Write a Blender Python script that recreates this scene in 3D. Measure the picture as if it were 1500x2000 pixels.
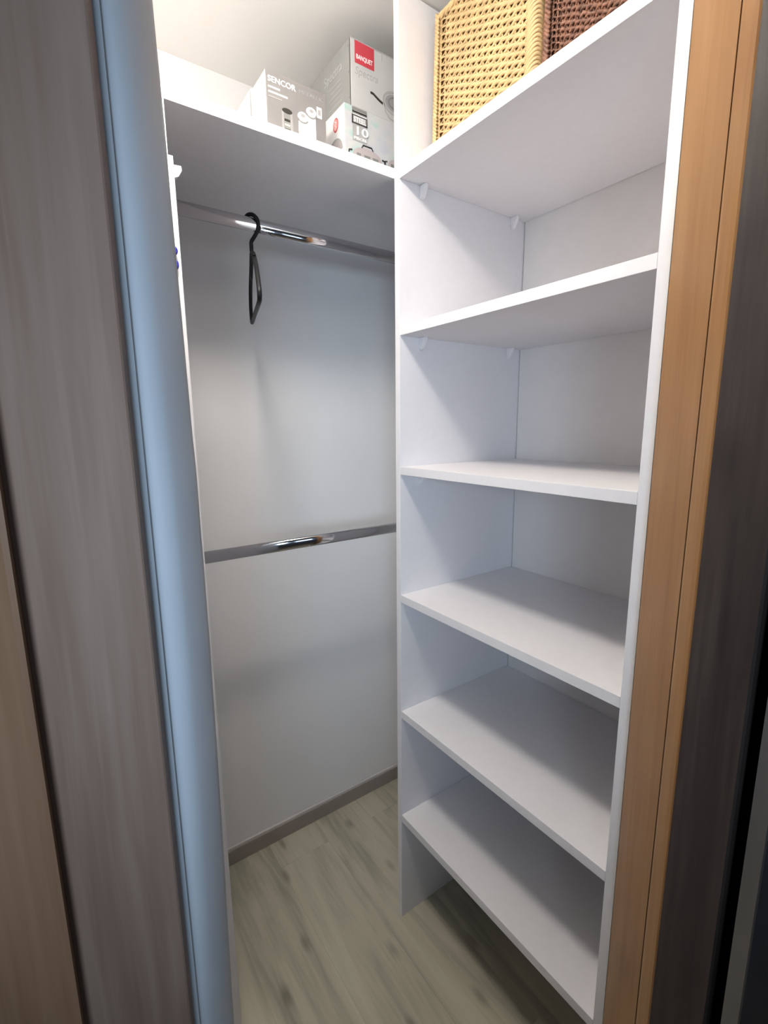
import bpy, bmesh, math, random
from mathutils import Vector, Matrix
for o in list(bpy.data.objects): bpy.data.objects.remove(o)
SC = bpy.context.scene
C = SC.collection
R = math.radians
# ------------------------------------------------------------------ camera
cd = bpy.data.cameras.new('camera'); cam = bpy.data.objects.new('camera', cd); C.objects.link(cam)
cd.sensor_fit = 'VERTICAL'; cd.sensor_height = 24.0; cd.sensor_width = 18.0
cd.lens = 936.63 / 2000 * 24.0; cd.clip_start = 0.02
rt = Vector((0.81854723, -0.57435198, -0.01001124))
dn = Vector((-0.11028185, -0.1400186, -0.98398816))
fw = Vector((0.56375379, 0.80654485, -0.17795243))
m = Matrix.Identity(4)
for i in range(3):
    m[i][0] = rt[i]; m[i][1] = -dn[i]; m[i][2] = -fw[i]
m[2][3] = 1.45
cam.matrix_world = m
SC.camera = cam
# ------------------------------------------------------------------ view, world, light
SC.view_settings.view_transform = 'Standard'; SC.view_settings.look = 'None'
SC.view_settings.gamma = 1.0; SC.view_settings.use_curve_mapping = False
SC.view_settings.exposure = -0.06
LAMP = 140.0          # emission of the ceiling lamp's opal diffuser
DAY = 2.8           # daylight entering the hallway behind the camera
w = bpy.data.worlds.new('world'); SC.world = w; w.use_nodes = True
w.node_tree.nodes['Background'].inputs[0].default_value = (0.60, 0.70, 0.95, 1)
w.node_tree.nodes['Background'].inputs[1].default_value = 0.04
def daylight(energy, loc, aim, sx, sy, spread):
    ld = bpy.data.lights.new('hall_daylight', 'AREA'); ld.shape = 'RECTANGLE'; ld.size = sx; ld.size_y = sy
    ld.energy = energy; ld.color = (0.64, 0.81, 1.0); ld.spread = R(spread)
    lo = bpy.data.objects.new('hall_daylight', ld); C.objects.link(lo); lo.location = loc
    lo.rotation_euler = (Vector(aim) - lo.location).to_track_quat('-Z', 'Y').to_euler()
daylight(DAY * 1.2, (-0.62, -0.85, 1.46), (0.05, 0.42, 1.38), 0.5, 0.45, 66)
daylight(DAY * 0.30, (0.20, -1.20, 1.50), (0.35, 0.9, 1.35), 0.6, 0.6, 90)

# ------------------------------------------------------------------ materials
def newmat(name):
    mt = bpy.data.materials.new(name); mt.use_nodes = True
    nt = mt.node_tree; return mt, nt, nt.nodes['Principled BSDF']
def setp(b, col=None, rough=None, metal=None, spec=None):
    if col is not None: b.inputs['Base Color'].default_value = (*col, 1)
    if rough is not None: b.inputs['Roughness'].default_value = rough
    if metal is not None: b.inputs['Metallic'].default_value = metal
    if spec is not None: b.inputs['Specular IOR Level'].default_value = spec
def plain(name, col, rough=0.5, metal=0.0, spec=0.5, var=0.04, scale=30, bump=0.0):
    mt, nt, b = newmat(name); setp(b, col, rough, metal, spec)
    tc = nt.nodes.new('ShaderNodeTexCoord'); n = nt.nodes.new('ShaderNodeTexNoise'); n.inputs['Scale'].default_value = scale
    nt.links.new(tc.outputs['Object'], n.inputs['Vector'])
    r = nt.nodes.new('ShaderNodeValToRGB')
    r.color_ramp.elements[0].position = 0.3; r.color_ramp.elements[1].position = 0.7
    r.color_ramp.elements[0].color = (*[c * (1 - var) for c in col], 1); r.color_ramp.elements[1].color = (*[min(1, c * (1 + var)) for c in col], 1)
    nt.links.new(n.outputs['Fac'], r.inputs['Fac']); nt.links.new(r.outputs['Color'], b.inputs['Base Color'])
    if bump:
        bp = nt.nodes.new('ShaderNodeBump'); bp.inputs['Strength'].default_value = bump; bp.inputs['Distance'].default_value = 0.002
        nt.links.new(n.outputs['Fac'], bp.inputs['Height']); nt.links.new(bp.outputs['Normal'], b.inputs['Normal'])
    return mt
def wood(name, dark, mid, light, rough=0.45, sx=9.0, knots=True, spec=0.4, zs=0.09, knot_scale=3.0, kr=0.16, kd=-0.3):
    """wood with the grain along Z of the object"""
    mt, nt, b = newmat(name); setp(b, mid, rough, 0, spec)
    N = nt.nodes.new; L = nt.links.new
    tc = N('ShaderNodeTexCoord')
    mp = N('ShaderNodeMapping'); mp.inputs['Scale'].default_value = (sx, sx, sx * zs)
    L(tc.outputs['Object'], mp.inputs['Vector'])
    n1 = N('ShaderNodeTexNoise'); n1.inputs['Scale'].default_value = 1.0; n1.inputs['Detail'].default_value = 3; n1.inputs['Distortion'].default_value = 0.8
    L(mp.outputs[0], n1.inputs['Vector'])
    mp2 = N('ShaderNodeMapping'); mp2.inputs['Scale'].default_value = (sx * 11, sx * 11, sx * 0.55)
    L(tc.outputs['Object'], mp2.inputs['Vector'])
    n2 = N('ShaderNodeTexNoise'); n2.inputs['Scale'].default_value = 1.0; n2.inputs['Detail'].default_value = 5; n2.inputs['Distortion'].default_value = 0.3
    L(mp2.outputs[0], n2.inputs['Vector'])
    mx = N('ShaderNodeMath'); mx.operation = 'MULTIPLY_ADD'; L(n2.outputs['Fac'], mx.inputs[0]); mx.inputs[1].default_value = 0.38
    mu = N('ShaderNodeMath'); mu.operation = 'MULTIPLY'; L(n1.outputs['Fac'], mu.inputs[0]); mu.inputs[1].default_value = 0.72
    L(mu.outputs[0], mx.inputs[2])
    fac = mx.outputs[0]
    if knots:
        mp3 = N('ShaderNodeMapping'); mp3.inputs['Scale'].default_value = (knot_scale * 1.6, knot_scale * 1.6, knot_scale)
        L(tc.outputs['Object'], mp3.inputs['Vector'])
        v = N('ShaderNodeTexVoronoi'); v.inputs['Scale'].default_value = 1.0; L(mp3.outputs[0], v.inputs['Vector'])
        mr = N('ShaderNodeMapRange'); mr.inputs['From Min'].default_value = 0.0; mr.inputs['From Max'].default_value = kr
        mr.inputs['To Min'].default_value = kd; mr.inputs['To Max'].default_value = 0.0; mr.interpolation_type = 'SMOOTHSTEP'
        L(v.outputs['Distance'], mr.inputs['Value'])
        ad = N('ShaderNodeMath'); ad.operation = 'ADD'; L(fac, ad.inputs[0]); L(mr.outputs[0], ad.inputs[1]); fac = ad.outputs[0]
    r = N('ShaderNodeValToRGB'); cr = r.color_ramp
    cr.elements[0].position = 0.30; cr.elements[0].color = (*dark, 1)
    cr.elements[1].position = 0.78; cr.elements[1].color = (*light, 1)
    e = cr.elements.new(0.53); e.color = (*mid, 1)
    L(fac, r.inputs['Fac']); L(r.outputs['Color'], b.inputs['Base Color'])
    bp = N('ShaderNodeBump'); bp.inputs['Strength'].default_value = 0.15; bp.inputs['Distance'].default_value = 0.0015
    L(n2.outputs['Fac'], bp.inputs['Height']); L(bp.outputs['Normal'], b.inputs['Normal'])
    return mt
def floor_mat():
    mt, nt, b = newmat('vinyl_planks'); setp(b, (.4, .37, .3), 0.5, 0, 0.35)
    N = nt.nodes.new; L = nt.links.new
    tc = N('ShaderNodeTexCoord')
    rot = N('ShaderNodeMapping'); rot.inputs['Rotation'].default_value = (0, 0, R(90)); rot.inputs['Location'].default_value = (0.12, 0.05, 0)
    L(tc.outputs['Object'], rot.inputs['Vector'])
    br = N('ShaderNodeTexBrick'); br.inputs['Scale'].default_value = 1.0; br.inputs['Brick Width'].default_value = 1.2; br.inputs['Row Height'].default_value = 0.18
    br.inputs['Mortar Size'].default_value = 0.0007; br.inputs['Mortar Smooth'].default_value = 0.3; br.offset = 0.37
    br.inputs['Color1'].default_value = (0.0, 0.0, 0.0, 1); br.inputs['Color2'].default_value = (1, 1, 1, 1); br.inputs['Mortar'].default_value = (0.5, 0.5, 0.5, 1)
    L(rot.outputs[0], br.inputs['Vector'])
    mp = N('ShaderNodeMapping'); mp.inputs['Scale'].default_value = (11, 1.4, 1)
    L(tc.outputs['Object'], mp.inputs['Vector'])
    off = N('ShaderNodeVectorMath'); off.operation = 'ADD'; L(mp.outputs[0], off.inputs[0])
    sc = N('ShaderNodeVectorMath'); sc.operation = 'SCALE'; sc.inputs[3].default_value = 7.0; L(br.outputs['Color'], sc.inputs[0]); L(sc.outputs[0], off.inputs[1])
    n1 = N('ShaderNodeTexNoise'); n1.inputs['Scale'].default_value = 1.0; n1.inputs['Detail'].default_value = 4; n1.inputs['Distortion'].default_value = 1.2
    L(off.outputs[0], n1.inputs['Vector'])
    mp2 = N('ShaderNodeMapping'); mp2.inputs['Scale'].default_value = (110, 7, 1); L(tc.outputs['Object'], mp2.inputs['Vector'])
    n2 = N('ShaderNodeTexNoise'); n2.inputs['Scale'].default_value = 1.0; n2.inputs['Detail'].default_value = 4; L(mp2.outputs[0], n2.inputs['Vector'])
    a = N('ShaderNodeMath'); a.operation = 'MULTIPLY'; a.inputs[1].default_value = 0.78; L(n1.outputs['Fac'], a.inputs[0])
    a2 = N('ShaderNodeMath'); a2.operation = 'MULTIPLY_ADD'; a2.inputs[1].default_value = 0.22; L(n2.outputs['Fac'], a2.inputs[0]); L(a.outputs[0], a2.inputs[2])
    mp3 = N('ShaderNodeMapping'); mp3.inputs['Scale'].default_value = (7, 3.2, 1); mp3.inputs['Location'].default_value = (0.3, 0.15, 0); L(tc.outputs['Object'], mp3.inputs['Vector'])
    v = N('ShaderNodeTexVoronoi'); v.inputs['Scale'].default_value = 1.0; v.voronoi_dimensions = '2D'; L(mp3.outputs[0], v.inputs['Vector'])
    mr = N('ShaderNodeMapRange'); mr.inputs['From Max'].default_value = 0.14; mr.inputs['To Min'].default_value = -0.17; mr.inputs['To Max'].default_value = 0.0; mr.interpolation_type = 'SMOOTHSTEP'
    L(v.outputs['Distance'], mr.inputs['Value'])
    ad = N('ShaderNodeMath'); ad.operation = 'ADD'; L(a2.outputs[0], ad.inputs[0]); L(mr.outputs[0], ad.inputs[1])
    r = N('ShaderNodeValToRGB'); cr = r.color_ramp
    cr.elements[0].position = 0.12; cr.elements[0].color = (0.13, 0.115, 0.085, 1)
    cr.elements[1].position = 0.66; cr.elements[1].color = (0.50, 0.475, 0.375, 1)
    e = cr.elements.new(0.40); e.color = (0.34, 0.325, 0.255, 1); e = cr.elements.new(0.52); e.color = (0.45, 0.42, 0.33, 1)
    L(ad.outputs[0], r.inputs['Fac'])
    mxx = N('ShaderNodeMix'); mxx.data_type = 'RGBA'; mxx.blend_type = 'MULTIPLY'
    mm = N('ShaderNodeMath'); mm.operation = 'MULTIPLY'; mm.inputs[1].default_value = 0.35; L(br.outputs['Fac'], mm.inputs[0]); L(mm.outputs[0], mxx.inputs[0])
    L(r.outputs['Color'], mxx.inputs[6]); mxx.inputs[7].default_value = (0.35, 0.32, 0.28, 1)
    L(mxx.outputs[2], b.inputs['Base Color'])
    bp = N('ShaderNodeBump'); bp.inputs['Strength'].default_value = 0.12; bp.inputs['Distance'].default_value = 0.001
    L(n2.outputs['Fac'], bp.inputs['Height']); L(bp.outputs['Normal'], b.inputs['Normal'])
    return mt

M_white = plain('white_melamine', (0.80, 0.78, 0.80), 0.42, var=0.012, scale=60, bump=0.03)
M_edge = plain('white_edge_banding', (0.86, 0.85, 0.87), 0.4, var=0.01)
M_backp = plain('white_back_panel', (0.79, 0.765, 0.755), 0.5, var=0.015, scale=20)
M_wall = plain('white_wall_paint', (0.80, 0.79, 0.79), 0.8, spec=0.2, var=0.012, scale=6, bump=0.05)
M_ceil = plain('ceiling_paint', (0.90, 0.885, 0.85), 0.9, spec=0.1, var=0.01, scale=5)
M_jamb = plain('pale_satin_paint', (0.46, 0.50, 0.545), 0.38, spec=0.5, var=0.02, scale=8, bump=0.05)
M_brown = wood('weathered_brown_oak', (0.120, 0.075, 0.054), (0.185, 0.124, 0.094), (0.26, 0.190, 0.152), 0.5, sx=9, spec=0.3, knot_scale=4.5, kr=0.28, kd=-0.12)
M_brown2 = wood('warm_brown_oak', (0.125, 0.062, 0.033), (0.185, 0.103, 0.059), (0.25, 0.150, 0.09), 0.5, sx=8, spec=0.3, knot_scale=5, kr=0.35, kd=-0.12)
M_oak = wood('honey_oak', (0.19, 0.078, 0.026), (0.28, 0.140, 0.053), (0.34, 0.185, 0.078), 0.30, sx=10, spec=0.4, knot_scale=4.0, kr=0.30, kd=-0.16)
M_case = wood('shaded_brown_casing', (0.028, 0.021, 0.020), (0.048, 0.037, 0.034), (0.078, 0.062, 0.057), 0.5, sx=12, spec=0.25, knot_scale=7, kr=0.35, kd=-0.15)
M_black = plain('black_gap_shade', (0.012, 0.011, 0.012), 0.7)
M_darkpanel = plain('dark_door_panel', (0.03, 0.028, 0.035), 0.5)
M_alu = plain('brushed_aluminium', (0.20, 0.20, 0.21), 0.35, metal=0.8)
M_floor = floor_mat()
M_skirt = plain('taupe_skirting', (0.30, 0.26, 0.235), 0.55, var=0.05, scale=20)
M_skirt2 = plain('pale_skirting_lip', (0.55, 0.51, 0.50), 0.55)
M_chrome = plain('chrome', (0.62, 0.62, 0.65), 0.10, metal=1.0, var=0.01)
M_blk = plain('black_plastic', (0.006, 0.006, 0.007), 0.5, spec=0.3, var=0.1)
M_peg = plain('white_plastic', (0.84, 0.82, 0.84), 0.35)
M_blue = plain('blue_plastic', (0.03, 0.03, 0.30), 0.2)
M_wick = plain('pale_willow', (0.60, 0.42, 0.21), 0.5, var=0.16, scale=45)
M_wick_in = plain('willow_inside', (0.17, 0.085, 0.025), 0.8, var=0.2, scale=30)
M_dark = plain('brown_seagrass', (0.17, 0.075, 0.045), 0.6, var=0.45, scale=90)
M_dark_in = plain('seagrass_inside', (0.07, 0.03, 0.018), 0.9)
M_cloth = plain('grey_green_cloth', (0.25, 0.32, 0.28), 0.9)
M_cgrey = plain('grey_print_card', (0.19, 0.18, 0.18), 0.4, var=0.03)
M_cwhite = plain('white_card', (0.84, 0.82, 0.80), 0.45)
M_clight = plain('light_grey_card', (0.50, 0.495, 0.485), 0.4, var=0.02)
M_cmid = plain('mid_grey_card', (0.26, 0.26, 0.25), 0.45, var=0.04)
M_pw = plain('white_print', (0.92, 0.90, 0.89), 0.4)
M_pg = plain('pale_grey_print', (0.30, 0.29, 0.29), 0.4)
M_pdg = plain('dark_grey_print', (0.20, 0.20, 0.19), 0.4)
M_pmg = plain('grey_print', (0.36, 0.36, 0.35), 0.4)
M_pk = plain('black_print', (0.03, 0.028, 0.026), 0.35)
M_red = plain('red_print', (0.50, 0.045, 0.065), 0.4)
M_rose = plain('rose_print', (0.80, 0.30, 0.27), 0.4)
M_teal = plain('pale_teal_print', (0.42, 0.52, 0.49), 0.4)
M_sky = plain('pale_blue_print', (0.46, 0.48, 0.51), 0.4)
M_steel = plain('steel_print', (0.42, 0.37, 0.37), 0.4)
M_peach = plain('peach_print', (0.82, 0.55, 0.42), 0.4)
M_line = plain('faint_grey_print', (0.37, 0.37, 0.365), 0.4)
def card_front():
    mt, nt, b = newmat('washed_print_card'); setp(b, (.5, .5, .49), 0.4)
    N = nt.nodes.new; L = nt.links.new
    tc = N('ShaderNodeTexCoord'); mp = N('ShaderNodeMapping'); mp.inputs['Scale'].default_value = (14, 14, 26); L(tc.outputs['Object'], mp.inputs['Vector'])
    n = N('ShaderNodeTexNoise'); n.inputs['Scale'].default_value = 1.0; n.inputs['Detail'].default_value = 2; L(mp.outputs[0], n.inputs['Vector'])
    r = N('ShaderNodeValToRGB'); cr = r.color_ramp
    cr.elements[0].position = 0.34; cr.elements[0].color = (0.36, 0.52, 0.49, 1); cr.elements[1].position = 0.66; cr.elements[1].color = (0.47, 0.48, 0.53, 1)
    e = cr.elements.new(0.48); e.color = (0.53, 0.53, 0.52, 1)
    L(n.outputs['Fac'], r.inputs['Fac']); L(r.outputs['Color'], b.inputs['Base Color']); return mt
M_wash = card_front()
M_lampbase = plain('white_lamp_base', (0.8, 0.8, 0.8), 0.4)
def emis(name, col, s):
    mt, nt, b = newmat(name); setp(b, (0.9, 0.9, 0.88), 0.4)
    b.inputs['Emission Color'].default_value = (*col, 1); b.inputs['Emission Strength'].default_value = s
    return mt
M_lamp = emis('opal_glass_lit', (1.0, 0.935, 0.85), LAMP)

# ------------------------------------------------------------------ mesh helpers
def link(name, bm, mat, parent=None, smooth=False, mats=None):
    me = bpy.data.meshes.new(name); bm.normal_update(); bm.to_mesh(me); bm.free()
    for mm in (mats or [mat]): me.materials.append(mm)
    if smooth:
        for p in me.polygons: p.use_smooth = True
    o = bpy.data.objects.new(name, me); C.objects.link(o)
    if parent: o.parent = parent
    return o
def box(bm, x0, x1, y0, y1, z0, z1, bev=0.0, mi=0):
    r = bmesh.ops.create_cube(bm, size=1.0)
    vs = r['verts']
    for v in vs:
        v.co = Vector(((x0 + x1) / 2 + v.co.x * (x1 - x0), (y0 + y1) / 2 + v.co.y * (y1 - y0), (z0 + z1) / 2 + v.co.z * (z1 - z0)))
    fs = {f for v in vs for f in v.link_faces}
    for f in fs: f.material_index = mi
    if bev:
        es = list({e for v in vs for e in v.link_edges})
        bmesh.ops.bevel(bm, geom=es, offset=bev, segments=2, affect='EDGES', profile=0.5)
def boxobj(name, x0, x1, y0, y1, z0, z1, mat, parent=None, bev=0.0006):
    bm = bmesh.new(); box(bm, x0, x1, y0, y1, z0, z1, bev); return link(name, bm, mat, parent)
def prism(bm, pts, z0, z1):
    """vertical prism over plan polygon pts [(x,y)...]"""
    a = [bm.verts.new((x, y, z0)) for x, y in pts]; b = [bm.verts.new((x, y, z1)) for x, y in pts]
    n = len(pts)
    for i in range(n):
        j = (i + 1) % n; bm.faces.new((a[i], a[j], b[j], b[i]))
    bm.faces.new(a[::-1]); bm.faces.new(b)
    bmesh.ops.recalc_face_normals(bm, faces=bm.faces)
def tube(bm, pts, rad, seg=8, closed=False, flat=1.0, rads=None):
    """round tube along pts"""
    P = [Vector(p) for p in pts]; n = len(P); rings = []
    up = Vector((0, 0, 1)); prev = None
    for i in range(n):
        if closed: t = (P[(i + 1) % n] - P[i - 1])
        else: t = P[min(i + 1, n - 1)] - P[max(i - 1, 0)]
        if t.length < 1e-9: t = Vector((0, 0, 1))
        t.normalize()
        if prev is None:
            a = t.cross(up)
            if a.length < 1e-3: a = t.cross(Vector((1, 0, 0)))
        else: a = prev - t * prev.dot(t)
        a.normalize(); prev = a; b = t.cross(a)
        rr = rads[i] if rads else rad
        rings.append([bm.verts.new(P[i] + (a * math.cos(2 * math.pi * k / seg) + b * flat * math.sin(2 * math.pi * k / seg)) * rr) for k in range(seg)])
    for i in range(n if closed else n - 1):
        A = rings[i]; B = rings[(i + 1) % n]
        for k in range(seg): bm.faces.new((A[k], A[(k + 1) % seg], B[(k + 1) % seg], B[k]))
    if not closed: bm.faces.new(rings[0][::-1]); bm.faces.new(rings[-1])
def spline(pts, k=6):
    P = [Vector(p) for p in pts]; out = []
    for i in range(len(P) - 1):
        p0 = P[max(i - 1, 0)]; p1 = P[i]; p2 = P[i + 1]; p3 = P[min(i + 2, len(P) - 1)]
        for j in range(k):
            t = j / k
            out.append(0.5 * ((2 * p1) + (p2 - p0) * t + (2 * p0 - 5 * p1 + 4 * p2 - p3) * t * t + (3 * p1 - p0 - 3 * p2 + p3) * t ** 3))
    out.append(P[-1]); return out
def structure(o): o['kind'] = 'structure'; return o
def tag(o, label, cat, group=None):
    o['label'] = label; o['category'] = cat
    if group: o['group'] = group
    return o
def empty(name, loc):
    o = bpy.data.objects.new(name, None); C.objects.link(o); o.location = loc; return o
def keep(o, parent):
    """parent a mesh written in world coordinates without moving it"""
    o.parent = parent; o.matrix_parent_inverse = Matrix.Translation(parent.location).inverted(); return o
# the entrance wall runs diagonally across the corner: s along it, d through it
SW = Vector((0.819, -0.574)); DN = Vector((0.574, 0.819))
def sd(s, d): v = SW * s + DN * d; return (v.x, v.y)
KL = 0.667
def sdl(s, d): return sd(s * KL, d * KL)      # the left end of the opening stands nearer the hallway

CEIL = 2.37
X0 = 0.721; Y2 = 0.959; T = 0.018; Y1 = 0.348; XB = 1.155; YB = 1.437
# ================================================================== SETTING
structure(boxobj('floor', -2.6, 3.0, -3.2, 1.6, -0.05, 0.0, M_floor, bev=0))
structure(boxobj('ceiling', -2.6, 3.0, -3.2, 1.6, CEIL, CEIL + 0.05, M_ceil, bev=0))
structure(boxobj('wall_back', -0.36, 1.24, YB, YB + 0.06, 0, CEIL, M_wall, bev=0))
structure(boxobj('wall_right', XB + 0.011, XB + 0.075, -0.10, YB, 0, CEIL, M_wall, bev=0))
structure(boxobj('wall_left', -0.36, -0.30, 0.66, YB, 0, CEIL, M_wall, bev=0))
# skirting on the back wall
bm = bmesh.new(); box(bm, 0.2405, XB + 0.010, YB - 0.010, YB, 0, 0.052, 0.001)
bb = structure(link('baseboard_back', bm, M_skirt))
bm = bmesh.new(); box(bm, 0.2405, XB + 0.010, YB - 0.010, YB, 0.052, 0.066, 0.003)
link('lip', bm, M_skirt2, bb)
# rounded end of the plastered entrance wall
bm = bmesh.new()
prof = [(-1.0, 0.572), (-0.33, 0.572), (-0.2885, 0.5745), (-0.2880, 0.5765), (-0.2868, 0.5765), (-0.2862, 0.5745)]
for k in range(0, 15):
    a = R(92 - k * 6.8)
    prof.append((-0.3005 + 0.0325 * math.cos(a), 0.6545 - 0.080 * math.sin(a)))
prof += [(-0.292, 0.700), (-1.0, 0.700)]
random.seed(3)
nz = 130; rows = []
wav = [0.0] * (nz + 1)
for k in range(40):
    c0 = random.random() * nz; amp = random.uniform(-0.0011, 0.0011); wd = random.uniform(1.0, 5)
    for i in range(nz + 1): wav[i] += amp * math.exp(-((i - c0) / wd) ** 2)
for i in range(nz + 1):
    z = CEIL * i / nz; row = []
    bow = 0.0090 * math.sin((z - 0.82) / 1.06 * math.pi) if 0.82 < z < 1.88 else 0
    for j, (s, d) in enumerate(prof):
        ss = s + ((wav[i] + bow) * max(0, min(1, (j - 9) / 4)) if s > -0.286 else 0)
        x, y = sdl(ss, d); row.append(bm.verts.new((x, y, z)))
    rows.append(row)
np_ = len(prof)
for i in range(nz):
    for j in range(np_):
        k = (j + 1) % np_
        bm.faces.new((rows[i][j], rows[i][k], rows[i + 1][k], rows[i + 1][j]))
bm.faces.new(rows[0][::-1]); bm.faces.new(rows[-1])
bmesh.ops.recalc_face_normals(bm, faces=bm.faces)
o = structure(link('wall_entrance', bm, M_jamb, smooth=True))
# right-hand stretch of the entrance wall, and the lintel over the opening
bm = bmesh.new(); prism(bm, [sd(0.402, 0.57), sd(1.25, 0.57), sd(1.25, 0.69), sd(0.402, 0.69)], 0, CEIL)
structure(link('wall_front', bm, M_black))  # wall coloured black to paint in the shade of the gap by the casing
bm = bmesh.new(); prism(bm, [sd(-0.26, 0.395), sd(0.402, 0.572), sd(0.402, 0.628), sd(-0.26, 0.440)], 2.16, CEIL)
structure(link('trim_4', bm, M_jamb))
# honey oak lining board with a rounded edge strip
bm = bmesh.new(); prism(bm, [sd(0.385, 0.5985), sd(0.402, 0.5985), sd(0.402, 0.6895), sd(0.387, 0.6895), sd(0.385, 0.6875)], 0, 2.16)
o1 = structure(link('trim_1', bm, M_oak))
bm = bmesh.new()
pr = [(0.402, 0.5972), (0.3862, 0.5972), (0.3850, 0.5960), (0.3846, 0.592), (0.3846, 0.576), (0.3852, 0.5695), (0.388, 0.5665), (0.402, 0.5665)]
prism(bm, [sd(*p) for p in pr], 0, 2.16); link('edge_strip', bm, M_oak, o1)
# casing on the hallway side, its shade put into the wood colour and angle
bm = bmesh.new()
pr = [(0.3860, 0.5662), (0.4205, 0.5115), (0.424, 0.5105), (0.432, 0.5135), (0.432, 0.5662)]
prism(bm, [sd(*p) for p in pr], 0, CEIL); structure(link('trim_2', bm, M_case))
# sliding doors of the hallway side
bm = bmesh.new(); prism(bm, [sdl(-1.0, 0.545), sdl(-0.2862, 0.545), sdl(-0.2848, 0.547), sdl(-0.2905, 0.568), sdl(-1.0, 0.568)], 0, CEIL - 0.01)
d1 = structure(link('door_1', bm, M_brown))
bm = bmesh.new(); prism(bm, [sdl(-1.0, 0.520), sdl(-0.4275, 0.520), sdl(-0.4225, 0.5235), sdl(-0.4350, 0.545), sdl(-1.0, 0.545)], 0, CEIL - 0.01)
link('panel', bm, M_brown2, d1)
bm = bmesh.new(); prism(bm, [sd(0.4285, 0.468), sd(0.95, 0.468), sd(0.95, 0.49), sd(0.4285, 0.49)], 0, CEIL - 0.01)
d2 = structure(link('door_2', bm, M_darkpanel))
bm = bmesh.new(); prism(bm, [sd(0.4258, 0.466), sd(0.4284, 0.466), sd(0.4284, 0.49), sd(0.4258, 0.49)], 0, CEIL - 0.01)
link('edge_profile', bm, M_alu, d2)

# ceiling lamp inside the wardrobe (just above the picture)
cl = empty('ceiling_lamp', (0.190, 0.665, CEIL)); tag(cl, 'flattened round lit opal lamp under the wardrobe ceiling', 'lamp')
def lathe(bm, prof, c, seg=40):
    rings = []
    for r, z in prof:
        rings.append([bm.verts.new((c[0] + r * math.cos(2 * math.pi * k / seg), c[1] + r * math.sin(2 * math.pi * k / seg), c[2] + z)) for k in range(seg)])
    for A, B in zip(rings, rings[1:]):
        for k in range(seg): bm.faces.new((A[k], A[(k + 1) % seg], B[(k + 1) % seg], B[k]))
    bm.faces.new(rings[0]); bm.faces.new(rings[-1][::-1])
    bmesh.ops.recalc_face_normals(bm, faces=bm.faces)
bm = bmesh.new(); lathe(bm, [(0.045, 0), (0.048, -0.003), (0.046, -0.018), (0.012, -0.022), (0.012, -0.040), (0.030, -0.044), (0.030, -0.056)], (0, 0, 0)); link('base', bm, M_lampbase, cl, True)
bm = bmesh.new(); lathe(bm, [(0.085 * math.sin(R(a)), -0.094 + 0.029 * math.cos(R(a))) for a in [20] + list(range(30, 180, 10)) + [177]], (0, 0, 0)); link('diffuser', bm, M_lamp, cl, True)

# ================================================================== SHELVING UNIT
unit = empty('shelving_unit', (X0 + 0.2, (Y1 + Y2) / 2, 0))
tag(unit, 'tall white open shelving unit with six shelves, right of the hanging rods', 'shelving unit')
def upart(name, *a, mat=M_white, bev=0.0007, parent=None):
    bm = bmesh.new(); box(bm, *a, bev); return keep(link(name, bm, mat), unit)
upart('side_panel', X0, XB + 0.006, Y2, Y2 + T, 0, CEIL - 0.004)
upart('side_panel', X0, XB + 0.006, Y1, Y1 + T, 0, CEIL - 0.004)
upart('back_panel', XB, XB + 0.005, Y1 + T + 0.0012, Y2 - 0.0022, 0, CEIL - 0.004, mat=M_backp, bev=0)
SH = [(1.998, 2.0200), (1.6600, 1.6810), (1.3275, 1.3480), (0.9905, 1.0115), (0.6555, 0.6770), (0.3270, 0.3500)]
for a, b in SH:
    upart('shelf', X0 + 0.0006, XB - 0.001, Y1 + T + 0.0004, Y2 - 0.0004, a, b)
def wedge_bm(x, y, z, sy):
    """white plastic shelf support: a sloping bracket hanging under the shelf"""
    bm = bmesh.new()
    w_ = 0.0055; pf = [(0, 0), (0.021, 0), (0.021, -0.004), (0.009, -0.027), (0, -0.029)]
    A = [bm.verts.new((x - w_, y + sy * p, z + q)) for p, q in pf]; B = [bm.verts.new((x + w_, y + sy * p, z + q)) for p, q in pf]
    n = len(pf)
    for i in range(n): bm.faces.new((A[i], A[(i + 1) % n], B[(i + 1) % n], B[i]))
    bm.faces.new(A[::-1]); bm.faces.new(B); bmesh.ops.recalc_face_normals(bm, faces=bm.faces)
    bmesh.ops.bevel(bm, geom=bm.edges[:], offset=0.0012, segments=2, affect='EDGES')
    return bm
for a, b in SH:
    for x in (0.786, 1.103):
        keep(link('shelf_support', wedge_bm(x, Y2, a, -1), M_peg), unit)
        keep(link('shelf_support', wedge_bm(x, Y1 + T, a, 1), M_peg), unit)

# ================================================================== HANGING AREA
hs = boxobj('wall_shelf', -0.05, XB + 0.010, Y2 + T + 0.0005, YB - 0.0005, 2.0045, 2.0260, M_white)
tag(hs, 'long white board shelf above the hanging rods carrying the cookware boxes', 'shelf')
bm = bmesh.new()
pf = [(0.2225, 0), (0.2395, 0), (0.2395, 1.918), (0.2315, 1.918), (0.2315, 2.004), (0.2225, 2.004)]
A = [bm.verts.new((x, Y2 + T, z)) for x, z in pf]; B = [bm.verts.new((x, YB - 0.0005, z)) for x, z in pf]
for i in range(len(pf)): bm.faces.new((A[i], A[(i + 1) % 6], B[(i + 1) % 6], B[i]))
bm.faces.new(A[::-1]); bm.faces.new(B); bmesh.ops.recalc_face_normals(bm, faces=bm.faces)
ep = link('end_panel', bm, M_white); tag(ep, 'tall narrow white end panel beside the blue-grey wall edge, left ends of both rods', 'panel')
bm = bmesh.new()
pf = [(0, 0), (0.0135, 0.001), (0.0145, -0.006), (0.008, -0.017), (0, -0.021)]
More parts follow.
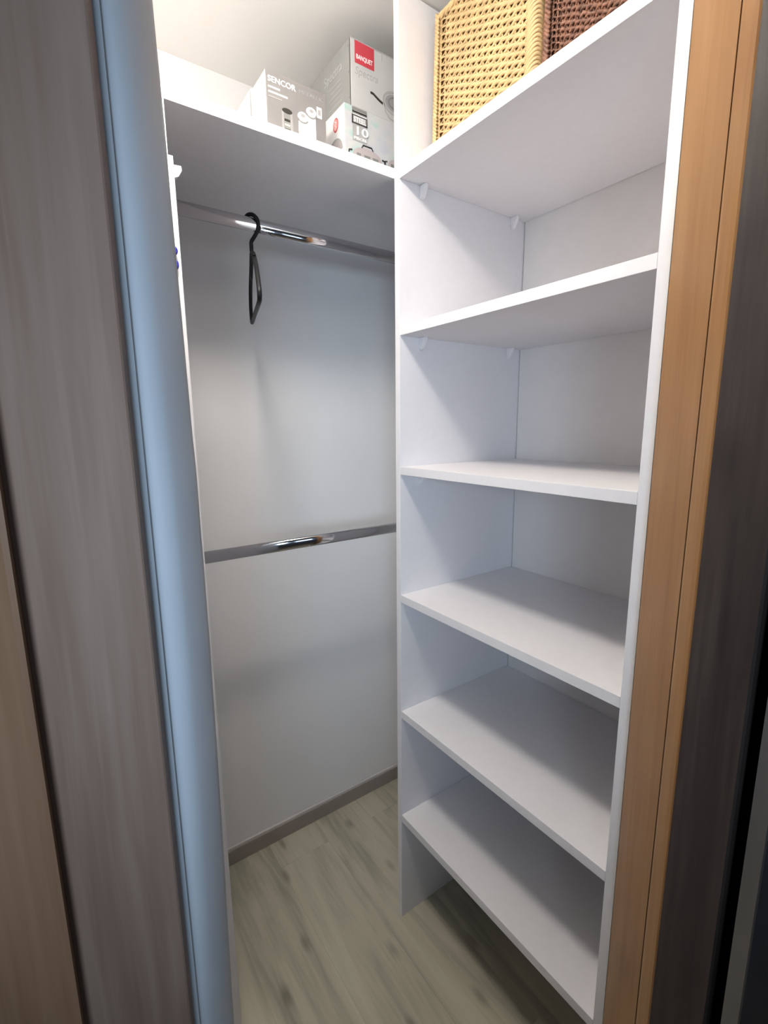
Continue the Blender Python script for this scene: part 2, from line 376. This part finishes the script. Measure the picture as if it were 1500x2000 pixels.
A = [bm.verts.new((0.2395 + p, 0.981, 1.906 + q)) for p, q in pf]; B = [bm.verts.new((0.2395 + p, 0.993, 1.906 + q)) for p, q in pf]
for i in range(5): bm.faces.new((A[i], A[(i + 1) % 5], B[(i + 1) % 5], B[i]))
bm.faces.new(A[::-1]); bm.faces.new(B); bmesh.ops.recalc_face_normals(bm, faces=bm.faces)
link('bracket', bm, M_peg, ep)

def rod(name, label, zc, hh=0.0155, hw=0.0085):
    r = empty(name, (0.70, 1.2, zc)); tag(r, label, 'clothes rod', 'chrome clothes rods between the end panels')
    bm = bmesh.new(); seg = 40; rings = []
    for x in (0.2400 - 0.70, XB + 0.009 - 0.70):
        ring = []
        for k in range(seg):
            a = 2 * math.pi * k / seg; c, s = math.cos(a), math.sin(a)
            # oval (stadium-like) section
            yy = hw * math.copysign(abs(c) ** 0.85, c); zz = hh * math.copysign(abs(s) ** 0.85, s)
            ring.append(bm.verts.new((x, yy, zz)))
        rings.append(ring)
    for k in range(seg): bm.faces.new((rings[0][k], rings[0][(k + 1) % seg], rings[1][(k + 1) % seg], rings[1][k]))
    bm.faces.new(rings[0][::-1]); bm.faces.new(rings[1]); bmesh.ops.recalc_face_normals(bm, faces=bm.faces)
    link('tube', bm, M_chrome, r, True)
    for x0, x1 in ((0.2396 - 0.70, 0.2436 - 0.70), (XB + 0.0055 - 0.70, XB + 0.0095 - 0.70)):
        bm = bmesh.new(); box(bm, x0, x1, -0.013, 0.013, -0.022, 0.022, 0.001); link('end_socket', bm, M_chrome, r)
    return r
rod('clothes_rod', 'upper oval chrome clothes rod with the black hanger on it', 1.924)
rod('clothes_rod', 'lower oval chrome clothes rod, empty, halfway down the wall', 1.1305)

# hanger, turned almost edge-on to the camera
hg = empty('clothes_hanger', (0.4585, 1.2, 1.9395)); hg.rotation_euler = (0, 0, R(-18.0))
tag(hg, 'thin black plastic clothes hanger hooked over the upper chrome rod', 'hanger')
# local: y along the hanger's width (negative is the near arm), z up, origin at the rod's top
hk = [(0.002, 0.0185, -0.017), (0.0, 0.0165, -0.004), (-0.001, 0.009, 0.0035), (-0.001, 0.0, 0.0058), (0.0, -0.010, 0.0030),
      (0.002, -0.018, -0.006), (0.003, -0.0205, -0.018), (0.003, -0.018, -0.032), (0.001, -0.010, -0.044), (0, -0.001, -0.054), (0, 0.0, -0.066), (0, 0, -0.084)]
hk = [(x - y * 0.70, y * 0.75, z) for x, y, z in hk]
bm = bmesh.new(); tube(bm, spline(hk, 6), 0.0046, 10); link('hook', bm, M_blk, hg, True)
arm = [(0, 0.205, -0.186), (-0.001, 0.190, -0.158), (-0.001, 0.14, -0.122), (0, 0.07, -0.096), (0, 0.02, -0.082), (0, 0, -0.079), (0.001, -0.02, -0.084), (0.001, -0.07, -0.106), (0.001, -0.14, -0.152), (0.001, -0.190, -0.202), (0.001, -0.198, -0.218),
       (0.001, -0.188, -0.229), (0, -0.15, -0.230), (0, 0, -0.217), (0, 0.15, -0.205), (0, 0.196, -0.200)]
pp = spline(arm, 5)[:-1]
bm = bmesh.new(); tube(bm, pp, 0.0050, 10, closed=True); link('frame', bm, M_blk, hg, True)
nb = [(0.000, -0.045, -0.091), (0.001, -0.05, -0.112), (0, -0.075, -0.120), (0, -0.095, -0.110)]
bm = bmesh.new(); tube(bm, spline(nb, 5), 0.0028, 8); link('strap_notch', bm, M_blk, hg, True)
nb = [(0.000, 0.045, -0.089), (0.000, 0.05, -0.110), (0, 0.075, -0.118), (0, 0.095, -0.106)]
bm = bmesh.new(); tube(bm, spline(nb, 5), 0.0028, 8); link('strap_notch', bm, M_blk, hg, True)

# small blue clip on the front edge of the end panel
bm = bmesh.new()
tube(bm, spline([(0.2245, 0.9752, 1.767), (0.2290, 0.9700, 1.765), (0.2310, 0.9695, 1.760), (0.2285, 0.9700, 1.755), (0.2240, 0.9700, 1.753), (0.2225, 0.9700, 1.746), (0.2250, 0.9700, 1.741), (0.2300, 0.9700, 1.742), (0.2305, 0.9700, 1.734), (0.2270, 0.9752, 1.728)], 6), 0.0026, 8)
bc = link('clip', bm, M_blue, None, True); tag(bc, 'tiny shiny blue clip on the front edge of the white end panel', 'clip')

# ================================================================== BOXES ON THE SHELF
ZS = 2.0261
def flat(pts, org, ux, uz, n, h=0.0004):
    """thin printed patch: pts in (u,v) metres on a face"""
    bm = bmesh.new()
    a = [bm.verts.new(org + ux * u + uz * v) for u, v in pts]; b = [bm.verts.new(org + ux * u + uz * v + n * h) for u, v in pts]
    k = len(pts)
    for i in range(k): bm.faces.new((a[i], a[(i + 1) % k], b[(i + 1) % k], b[i]))
    bm.faces.new(a[::-1]); bm.faces.new(b); bmesh.ops.recalc_face_normals(bm, faces=bm.faces)
    return bm
def merge(bms):
    out = bmesh.new()
    for b in bms:
        me = bpy.data.meshes.new('t'); b.to_mesh(me); b.free(); out.from_mesh(me); bpy.data.meshes.remove(me)
    return out
def rect(u0, u1, v0, v1): return [(u0, v0), (u1, v0), (u1, v1), (u0, v1)]
def ell(cu, cv, a, b, n=28, a0=0, a1=360, rot=0):
    o_ = []
    full = (a1 - a0) >= 360
    for i in range(n if full else n + 1):
        t = R(a0 + (a1 - a0) * i / n); x, y = a * math.cos(t), b * math.sin(t)
        o_.append((cu + x * math.cos(rot) - y * math.sin(rot), cv + x * math.sin(rot) + y * math.cos(rot)))
    return o_
def stroke(pts, w_):
    """a polygon following pts with width w_"""
    L_, R_ = [], []
    for i in range(len(pts)):
        p0 = Vector(pts[max(i - 1, 0)]); p1 = Vector(pts[min(i + 1, len(pts) - 1)]); t = (p1 - p0).normalized(); nn = Vector((-t.y, t.x)) * w_ / 2
        p = Vector(pts[i]); L_.append(tuple(p + nn)); R_.append(tuple(p - nn))
    return L_ + R_[::-1]
def text_bm(s, size, org, ux, uz, n, h=0.0004, bold=0.0, sx=1.0, center=False, shear=0.0, width=None):
    cu = bpy.data.curves.new('t', 'FONT'); cu.body = s; cu.size = size; cu.extrude = h; cu.offset = bold; cu.shear = shear; cu.resolution_u = 3
    if center: cu.align_x = 'CENTER'
    ob = bpy.data.objects.new('t', cu); C.objects.link(ob)
    dg = bpy.context.evaluated_depsgraph_get(); dg.update()
    me = bpy.data.meshes.new_from_object(ob.evaluated_get(dg)); bpy.data.objects.remove(ob); bpy.data.curves.remove(cu)
    if width:
        xs = [v.co.x for v in me.vertices]; sx = width / (max(xs) - min(xs))
    for v in me.vertices: v.co = org + ux * v.co.x * sx + uz * v.co.y + n * v.co.z
    bm = bmesh.new(); bm.from_mesh(me); bpy.data.meshes.remove(me); return bm
FX, FZ, FN = Vector((1, 0, 0)), Vector((0, 0, 1)), Vector((0, -1, 0))      # front faces
SX_, SN = Vector((0, -1, 0)), Vector((-1, 0, 0))                           # left side faces
def lay(k): return 0.0004 + 0.0003 * k

# --- grey box of kitchen mills
bx = empty('cardboard_box', (0.519, 1.095, ZS)); tag(bx, 'small grey box printed with a dark jar and two white mills, on the wall shelf', 'box', 'packaging boxes on the wall shelf')
x0, x1, y0, y1, zt = 0.4498, 0.5880, 1.050, 1.130, 2.1650
bm = bmesh.new(); box(bm, x0, x1, y0, y1, ZS, zt, 0.0008)
for f in bm.faces:
    c = f.calc_center_median(); f.material_index = 1 if c.x < x0 + 0.0005 else 0
keep(link('carton', bm, M_cgrey, mats=[M_cgrey, M_cwhite]), bx)
O = Vector((x0, y0, zt))
def F(name, pts, mat, k=0): return keep(link(name, flat(pts, O, FX, FZ, FN, lay(k)), mat), bx)
def TX(name, s, size, u, v, mat, width, bold=0.0, k=1, par=None, org=None, ux=FX, n=FN, shear=0):
    return keep(link(name, text_bm(s, size, (org or O) + ux * u + FZ * v, ux, FZ, n, lay(k), bold, width=width, shear=shear), mat), par or bx)
TX('logo', 'SENCOR', 0.0150, 0.0050, -0.0190, M_pw, 0.062, bold=0.0002)
TX('series_name', 'METALLIC', 0.0105, 0.0740, -0.0190, M_pg, 0.058)
F('text_line', rect(0.0055, 0.0310, -0.0300, -0.0268), M_pw)
F('text_line', rect(0.0055, 0.0270, -0.0390, -0.0358), M_pw); F('text_line', rect(0.0285, 0.0480, -0.0390, -0.0358), M_pw)
F('text_line', rect(0.0055, 0.0350, -0.0470, -0.0448), M_pg)
F('picture', rect(0.116, 0.128, -0.052, -0.031), M_pw)                       # small certificate mark
F('picture', rect(0.1185, 0.1255, -0.047, -0.036), M_pg, 1)
# glass jar mill with dark lid
g = bmesh.new()
F('mill_picture', rect(0.0335, 0.0575, -0.139, -0.064), M_pg)
F('mill_picture', rect(0.0375, 0.0525, -0.139, -0.066), M_pdg, 1)
for i in range(6): F('mill_picture', rect(0.0385, 0.0515, -0.082 - i * 0.009, -0.0775 - i * 0.009), M_pk if i % 2 == 0 else M_pmg, 2)
F('mill_picture', ell(0.0455, -0.0625, 0.0115, 0.0050), M_pk, 2)
F('mill_picture', rect(0.0310, 0.0335, -0.125, -0.074), M_pdg); F('mill_picture', rect(0.0575, 0.0600, -0.125, -0.080), M_pdg)
# two white mills
for cu, cv in ((0.0815, -0.062), (0.1020, -0.047)):
    F('mill_picture', rect(cu - 0.0100, cu + 0.0100, -0.139, cv - 0.004), M_pw, 3)
    F('mill_picture', ell(cu, cv, 0.0118, 0.0090), M_pw, 4)
    F('mill_picture', ell(cu, cv + 0.002, 0.0050, 0.0035), M_pg, 5)
    F('mill_picture', stroke([(cu + 0.0115 * math.cos(R(a)), cv - 0.004 + 0.0075 * math.sin(R(a))) for a in range(190, 351, 16)], 0.0028), M_pdg, 5)
SO = Vector((x0, y1, zt))
def S(name, pts, mat, k=0, par=bx, org=SO): return keep(link(name, flat(pts, org, SX_, FZ, SN, lay(k)), mat), par)
S('side_print', [(0.0, -0.001), (0.0785, -0.001), (0.0785, -0.022), (0.060, -0.036), (0.035, -0.036), (0.0, -0.015)], M_clight)
S('side_print', ell(0.030, -0.095, 0.012, 0.030), M_peach); S('side_print', ell(0.044, -0.105, 0.007, 0.026), M_rose, 1); S('side_print', ell(0.020, -0.105, 0.006, 0.022), M_pg, 1)

# --- small white box behind it
b2 = empty('cardboard_box', (0.50, 1.20, ZS)); tag(b2, 'small white box half hidden behind the grey mill box', 'box', 'packaging boxes on the wall shelf')
bm = bmesh.new(); box(bm, 0.4615, 0.545, 1.160, 1.262, ZS, 2.1890, 0.0008); keep(link('carton', bm, M_cwhite), b2)
S('side_print', rect(0.030, 0.052, -0.125, -0.062), M_pg, 0, b2, Vector((0.4615, 1.262, 2.189)))
S('side_print', rect(0.096, 0.1015, -0.060, -0.002), M_pmg, 0, b2, Vector((0.4615, 1.262, 2.189)))

# --- ten piece cookware box
yF = 1.070
b3 = empty('cardboard_box', (0.80, 1.17, ZS)); tag(b3, 'low white cookware box with a red round emblem, underneath another box', 'box', 'packaging boxes on the wall shelf')
x0, x1, zt = 0.6480, 0.9550, 2.1800
bm = bmesh.new(); box(bm, x0, x1, yF, 1.290, ZS, zt, 0.0008)
for f in bm.faces:
    c = f.calc_center_median(); f.material_index = 1 if c.y < yF + 0.0005 else 0
keep(link('carton', bm, M_cwhite, mats=[M_cwhite, M_wash]), b3)
O = Vector((x0, yF, zt)); par3 = b3
def F3(name, pts, mat, k=0): return keep(link(name, flat(pts, O, FX, FZ, FN, lay(k)), mat), b3)
F3('label', rect(0.0215, 0.0610, -0.0705, 0.0), M_pmg, 2)
F3('label', rect(0.0215, 0.0610, -0.0125, -0.0100), M_pw, 3)
F3('label', rect(0.0215, 0.0610, -0.0160, -0.0022), M_pdg, 3)
F3('label', rect(0.0220, 0.0605, -0.0175, -0.0155), M_pw, 4)
F3('label', rect(0.0200, 0.0620, -0.0360, -0.0175), M_pk, 4)
F3('label', rect(0.0230, 0.0590, -0.0335, -0.0200), M_pmg, 5)
TX('label_text', 'STEEL', 0.0150, 0.0238, -0.0322, M_pw, 0.0340, bold=0.0002, k=6, par=b3)
TX('label_text', '10', 0.0250, 0.0250, -0.0575, M_pw, 0.0320, bold=0.0003, k=6, par=b3)
TX('label_text', 'PIECES', 0.0075, 0.0240, -0.0680, M_pw, 0.0345, bold=0.0002, k=6, par=b3)
# saucepan prints
def pot(cu, cv, s, k=2):
    F3('pan_picture', ell(cu, cv, 0.041 * s, 0.017 * s, a0=0, a1=180), M_steel, k)
    F3('pan_picture', rect(cu - 0.042 * s, cu + 0.042 * s, cv - 0.040 * s, cv), M_steel, k)
    F3('pan_picture', stroke([(cu - 0.017 * s, cv + 0.015 * s), (cu - 0.013 * s, cv + 0.022 * s), (cu + 0.013 * s, cv + 0.022 * s), (cu + 0.017 * s, cv + 0.015 * s)], 0.0026 * s), M_pk, k + 2)
    for a, b in ((-0.032, -0.020), (-0.010, 0.008), (0.016, 0.033)): F3('pan_picture', rect(cu + a * s, cu + b * s, cv - 0.010 * s, cv + 0.001 * s), M_pdg, k + 1)
    for sg in (-1, 1): F3('pan_picture', stroke([(cu + sg * 0.045 * s, cv + 0.004 * s), (cu + sg * 0.054 * s, cv + 0.002 * s), (cu + sg * 0.055 * s, cv - 0.008 * s), (cu + sg * 0.046 * s, cv - 0.010 * s)], 0.0034 * s), M_pk, k + 1)
pot(0.0620, -0.0960, 0.95); pot(0.1560, -0.0940, 0.80)
SO3 = Vector((x0, yF, zt))
def S3(name, pts, mat, k=0): return keep(link(name, flat([(-u, v) for u, v in pts], SO3, SX_, FZ, SN, lay(k)), mat), b3)
S3('emblem', ell(0.040, -0.030, 0.0120, 0.0150), M_red); S3('emblem', ell(0.040, -0.030, 0.0095, 0.0122), M_rose, 1)
S3('emblem', stroke([(0.044, -0.022), (0.037, -0.025), (0.043, -0.030), (0.037, -0.034), (0.044, -0.038)], 0.002), M_pw, 2)
S3('pan_picture', ell(0.045, -0.090, 0.034, 0.030, a0=0, a1=180), M_steel); S3('pan_picture', stroke([(0.045 + 0.034 * math.cos(R(a)), -0.090 + 0.030 * math.sin(R(a))) for a in range(0, 181, 15)], 0.003), M_pmg, 1)
S3('pan_picture', rect(0.018, 0.060, -0.100, -0.088), M_pdg, 1)

# --- frying pan box on top
b4 = empty('cardboard_box', (0.82, 1.17, zt + 0.0002)); tag(b4, 'light grey box with a red square and frying pan print, stacked topmost', 'box', 'packaging boxes on the wall shelf')
x0, x1, zb, zt4 = 0.6680, 0.9800, 2.1805, 2.3180
bm = bmesh.new(); box(bm, x0, x1, yF + 0.001, 1.275, zb, zt4, 0.0008)
for f in bm.faces:
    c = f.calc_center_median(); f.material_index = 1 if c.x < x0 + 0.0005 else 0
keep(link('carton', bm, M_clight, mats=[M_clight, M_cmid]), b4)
O = Vector((x0, yF + 0.001, zt4))
def F4(name, pts, mat, k=0): return keep(link(name, flat(pts, O, FX, FZ, FN, lay(k)), mat), b4)
F4('lid_edge', rect(0.0, 0.312, -0.0022, 0.0), M_pmg)
F4('logo_square', rect(0.0115, 0.0650, -0.0470, -0.0022), M_red)
TX('logo', 'BANQUET', 0.0130, 0.0150, -0.0375, M_pw, 0.0450, bold=0.0002, k=1, par=b4)
TX('series_name', 'Spectra', 0.0230, 0.0110, -0.0690, M_line, 0.0640, k=0, par=b4, shear=0.15)
hpts = [(0.0540, -0.0950), (0.0570, -0.0935), (0.0620, -0.0945), (0.0700, -0.0985), (0.0800, -0.1030), (0.0890, -0.1060)]
F4('pan_picture', stroke(hpts, 0.0050), M_pk, 1)
F4('pan_picture', stroke([(0.128 + 0.037 * math.cos(R(a)), -0.096 + 0.024 * math.sin(R(a))) for a in range(40, 321, 14)], 0.0050), M_pmg, 1)
F4('pan_picture', ell(0.128, -0.096, 0.032, 0.019), M_pg, 0)
F4('pan_picture', stroke([(0.130 + 0.024 * math.cos(R(a)), -0.096 + 0.013 * math.sin(R(a))) for a in range(0, 361, 15)], 0.0035), M_pdg, 2)
F4('pan_picture', stroke([(0.092, -0.104), (0.097, -0.120), (0.108, -0.131), (0.122, -0.134)], 0.0028), M_pmg, 1)
F4('tear_line', rect(0.0868, 0.0880, -0.018, -0.0022), M_pmg, 0)
SO4 = Vector((x0, 1.275, zt4))
def S4(name, pts, mat, k=0): return keep(link(name, flat([(0.204 - u, v) for u, v in pts], SO4, SX_, FZ, SN, lay(k)), mat), b4)
keep(link('side_name', text_bm('Spectra', 0.030, SO4 + SX_ * 0.080 + FZ * -0.045, SX_, FZ, SN, lay(1), 0.0004, width=0.085), M_line), b4)
for i in range(5): S4('side_text', rect(0.040, 0.105 - 0.012 * (i % 2), -0.063 - i * 0.011, -0.061 - i * 0.011), M_line)
for v in (-0.014, -0.066, -0.118): S4('staple', rect(0.006, 0.010, v - 0.002, v + 0.002), M_pdg)
for i in range(2): S4('edge_line', rect(0.0015, 0.003, -0.137, -0.002), M_clight)

# ================================================================== BASKETS
def basket(name, label, cx, cy, w_, dpt, h, z0, m_out, m_in, rows, stake, rs, amp, jit, rim_r, braid, seed, taper=0.0, gap=0.001):
    """w_ along y (front width), dpt along x; front faces -x"""
    rnd = random.Random(seed)
    g_ = empty(name, (cx, cy, z0)); tag(g_, label, 'basket', 'wicker baskets on top of the shelving unit')
    hw, hd, rc = w_ / 2, dpt / 2, 0.012
    # rounded-rectangle path, arc length parametrised
    segs = [((-hd, hw - rc), (-hd, -hw + rc)), ((-hd + rc, -hw), (hd - rc, -hw)), ((hd, -hw + rc), (hd, hw - rc)), ((hd - rc, hw), (-hd + rc, hw))]
    cen = [(-hd + rc, -hw + rc, 180, 270), (hd - rc, -hw + rc, 270, 360), (hd - rc, hw - rc, 0, 90), (-hd + rc, hw - rc, 90, 180)]
    pts = []
    for (p, q), (ax, ay, a0, a1) in zip(segs, cen):
        L_ = math.hypot(q[0] - p[0], q[1] - p[1]); n = max(2, round(L_ / (stake / 4)))
        for i in range(n): pts.append((p[0] + (q[0] - p[0]) * i / n, p[1] + (q[1] - p[1]) * i / n))
        for i in range(4):
            a = R(a0 + (a1 - a0) * i / 4); pts.append((ax + rc * math.cos(a), ay + rc * math.sin(a)))
    n = len(pts); acc = [0.0]
    for i in range(n): acc.append(acc[-1] + math.hypot(pts[(i + 1) % n][0] - pts[i][0], pts[(i + 1) % n][1] - pts[i][1]))
    tot = acc[-1]; ns = round(tot / stake / 2) * 2
    nor = []
    for i in range(n):
        t = Vector(pts[(i + 1) % n]) - Vector(pts[i - 1]); t.normalize(); nor.append(Vector((-t.y, t.x)) * -1)
    c = Vector((0, 0))
    nor = [v if v.dot(Vector(pts[i])) > 0 else -v for i, v in enumerate(nor)]
    def sc(z): return 1.0 - taper * (z / h)
    # weave: one mesh of wavy strands, alternating in and out of the stakes
    bm = bmesh.new(); rh = (h - rim_r) / rows
    for r in range(rows):
        z = rh * (r + 0.5); path = []; radii = []; ph = math.pi * (r % 2); k = sc(z); r0 = rs * rnd.uniform(0.92, 1.08)
        for i in range(n):
            u = acc[i] / tot * ns * math.pi
            wv = math.sin(u + ph) * amp + rnd.uniform(-1, 1) * jit * 0.4
            p = Vector(pts[i]) * k + nor[i] * (wv - 0.006)
            radii.append(r0 * (0.50 if (pts[i][0] < -hd + 0.004 and hw - 0.034 < pts[i][1] < hw - 0.012) else 1.0))
            path.append((p.x, p.y, z + math.sin(u + ph) * gap + rnd.uniform(-1, 1) * jit))
        tube(bm, path, r0, 6, closed=True, rads=radii)
    link('woven_body', bm, m_out, g_, True)
    # stakes
    bm = bmesh.new()
    for sidx in range(ns):
        target = (sidx + 0.5) / ns * tot
        i = max(j for j in range(n) if acc[j] <= target)
        p = Vector(pts[i]); q = p * 1.0 + nor[i] * -0.006; q2 = p * sc(h) + nor[i] * -0.006
        tube(bm, [(q.x, q.y, 0.002), (q2.x, q2.y, h - rim_r)], rs * 0.62, 6)
    link('stakes', bm, m_out, g_, True)
    # inner lining surface and base, slightly inside the weave
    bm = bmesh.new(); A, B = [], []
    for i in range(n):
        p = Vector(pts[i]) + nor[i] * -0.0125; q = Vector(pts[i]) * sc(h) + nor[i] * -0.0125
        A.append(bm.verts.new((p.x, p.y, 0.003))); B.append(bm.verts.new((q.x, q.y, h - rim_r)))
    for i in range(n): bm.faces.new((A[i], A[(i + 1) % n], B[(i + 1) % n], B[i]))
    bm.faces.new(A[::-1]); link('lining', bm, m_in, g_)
    # twisted corner bindings on the four corners
    for ax, ay in ((-hd, hw), (-hd, -hw), (hd, -hw), (hd, hw)):
        bm = bmesh.new(); nt_ = int(h / (braid * 1.15))
        sx_, sy_ = math.copysign(1, ax), math.copysign(1, ay)
        for t in range(nt_):
            z = h * (t + 0.3) / nt_; kk = sc(z)
            X, Y = ax * kk, ay * kk; wd = braid * (2.0 if ay > 0 else 4.2)
            pth = [(X - sx_ * wd, Y - sy_ * 0.001, z - 0.004), (X - sx_ * wd * 0.5, Y + sy_ * 0.0015, z + 0.001), (X - sx_ * 0.002, Y - sy_ * 0.002, z + 0.005), (X + sx_ * 0.0015, Y - sy_ * wd * 0.5, z), (X - sx_ * 0.001, Y - sy_ * wd, z - 0.008)]
            pth = [(a, b, c_ + rnd.uniform(-1, 1) * jit) for a, b, c_ in pth]
            tube(bm, spline(pth, 3), braid * 0.55, 6)
        link('corner_binding', bm, m_out, g_, True)
    # rolled rim
    bm = bmesh.new(); k = sc(h)
    for strand in range(3):
        path = []
        for i in range(0, n, 1):
            a = acc[i] / tot * 2 * math.pi * round(tot / 0.045) + strand * 2 * math.pi / 3
            p = Vector(pts[i]) * k + nor[i] * (-0.005 + rim_r * 0.45 * math.cos(a))
            path.append((p.x, p.y, h - rim_r * 0.9 + rim_r * 0.45 * math.sin(a)))
        tube(bm, path, rim_r * 0.55, 7, closed=True)
    link('rim', bm, m_out, g_, True)
    return g_
ZB = 2.0202
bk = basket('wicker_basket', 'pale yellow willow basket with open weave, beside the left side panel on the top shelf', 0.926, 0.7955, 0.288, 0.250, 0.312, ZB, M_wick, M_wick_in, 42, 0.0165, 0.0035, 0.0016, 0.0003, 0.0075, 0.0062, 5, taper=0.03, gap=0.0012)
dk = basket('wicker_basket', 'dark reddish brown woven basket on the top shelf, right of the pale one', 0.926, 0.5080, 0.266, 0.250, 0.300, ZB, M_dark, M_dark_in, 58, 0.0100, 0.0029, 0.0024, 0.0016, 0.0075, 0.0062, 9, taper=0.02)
# cloth peeping over the pale basket's rim
bm = bmesh.new()
bmesh.ops.create_icosphere(bm, subdivisions=4, radius=1.0)
rnd = random.Random(2)
for v in bm.verts:
    f_ = 1 + 0.10 * math.sin(v.co.x * 7 + v.co.z * 5) + 0.08 * math.sin(v.co.y * 11)
    v.co = Vector((v.co.x * 0.085 * f_, v.co.y * 0.110 * f_, v.co.z * 0.030 * f_))
o = link('folded_cloth', bm, M_cloth, None, True); o.location = (0.930, 0.80, ZB + 0.300)
tag(o, 'grey-green cloth showing over the rim of the pale basket', 'cloth')
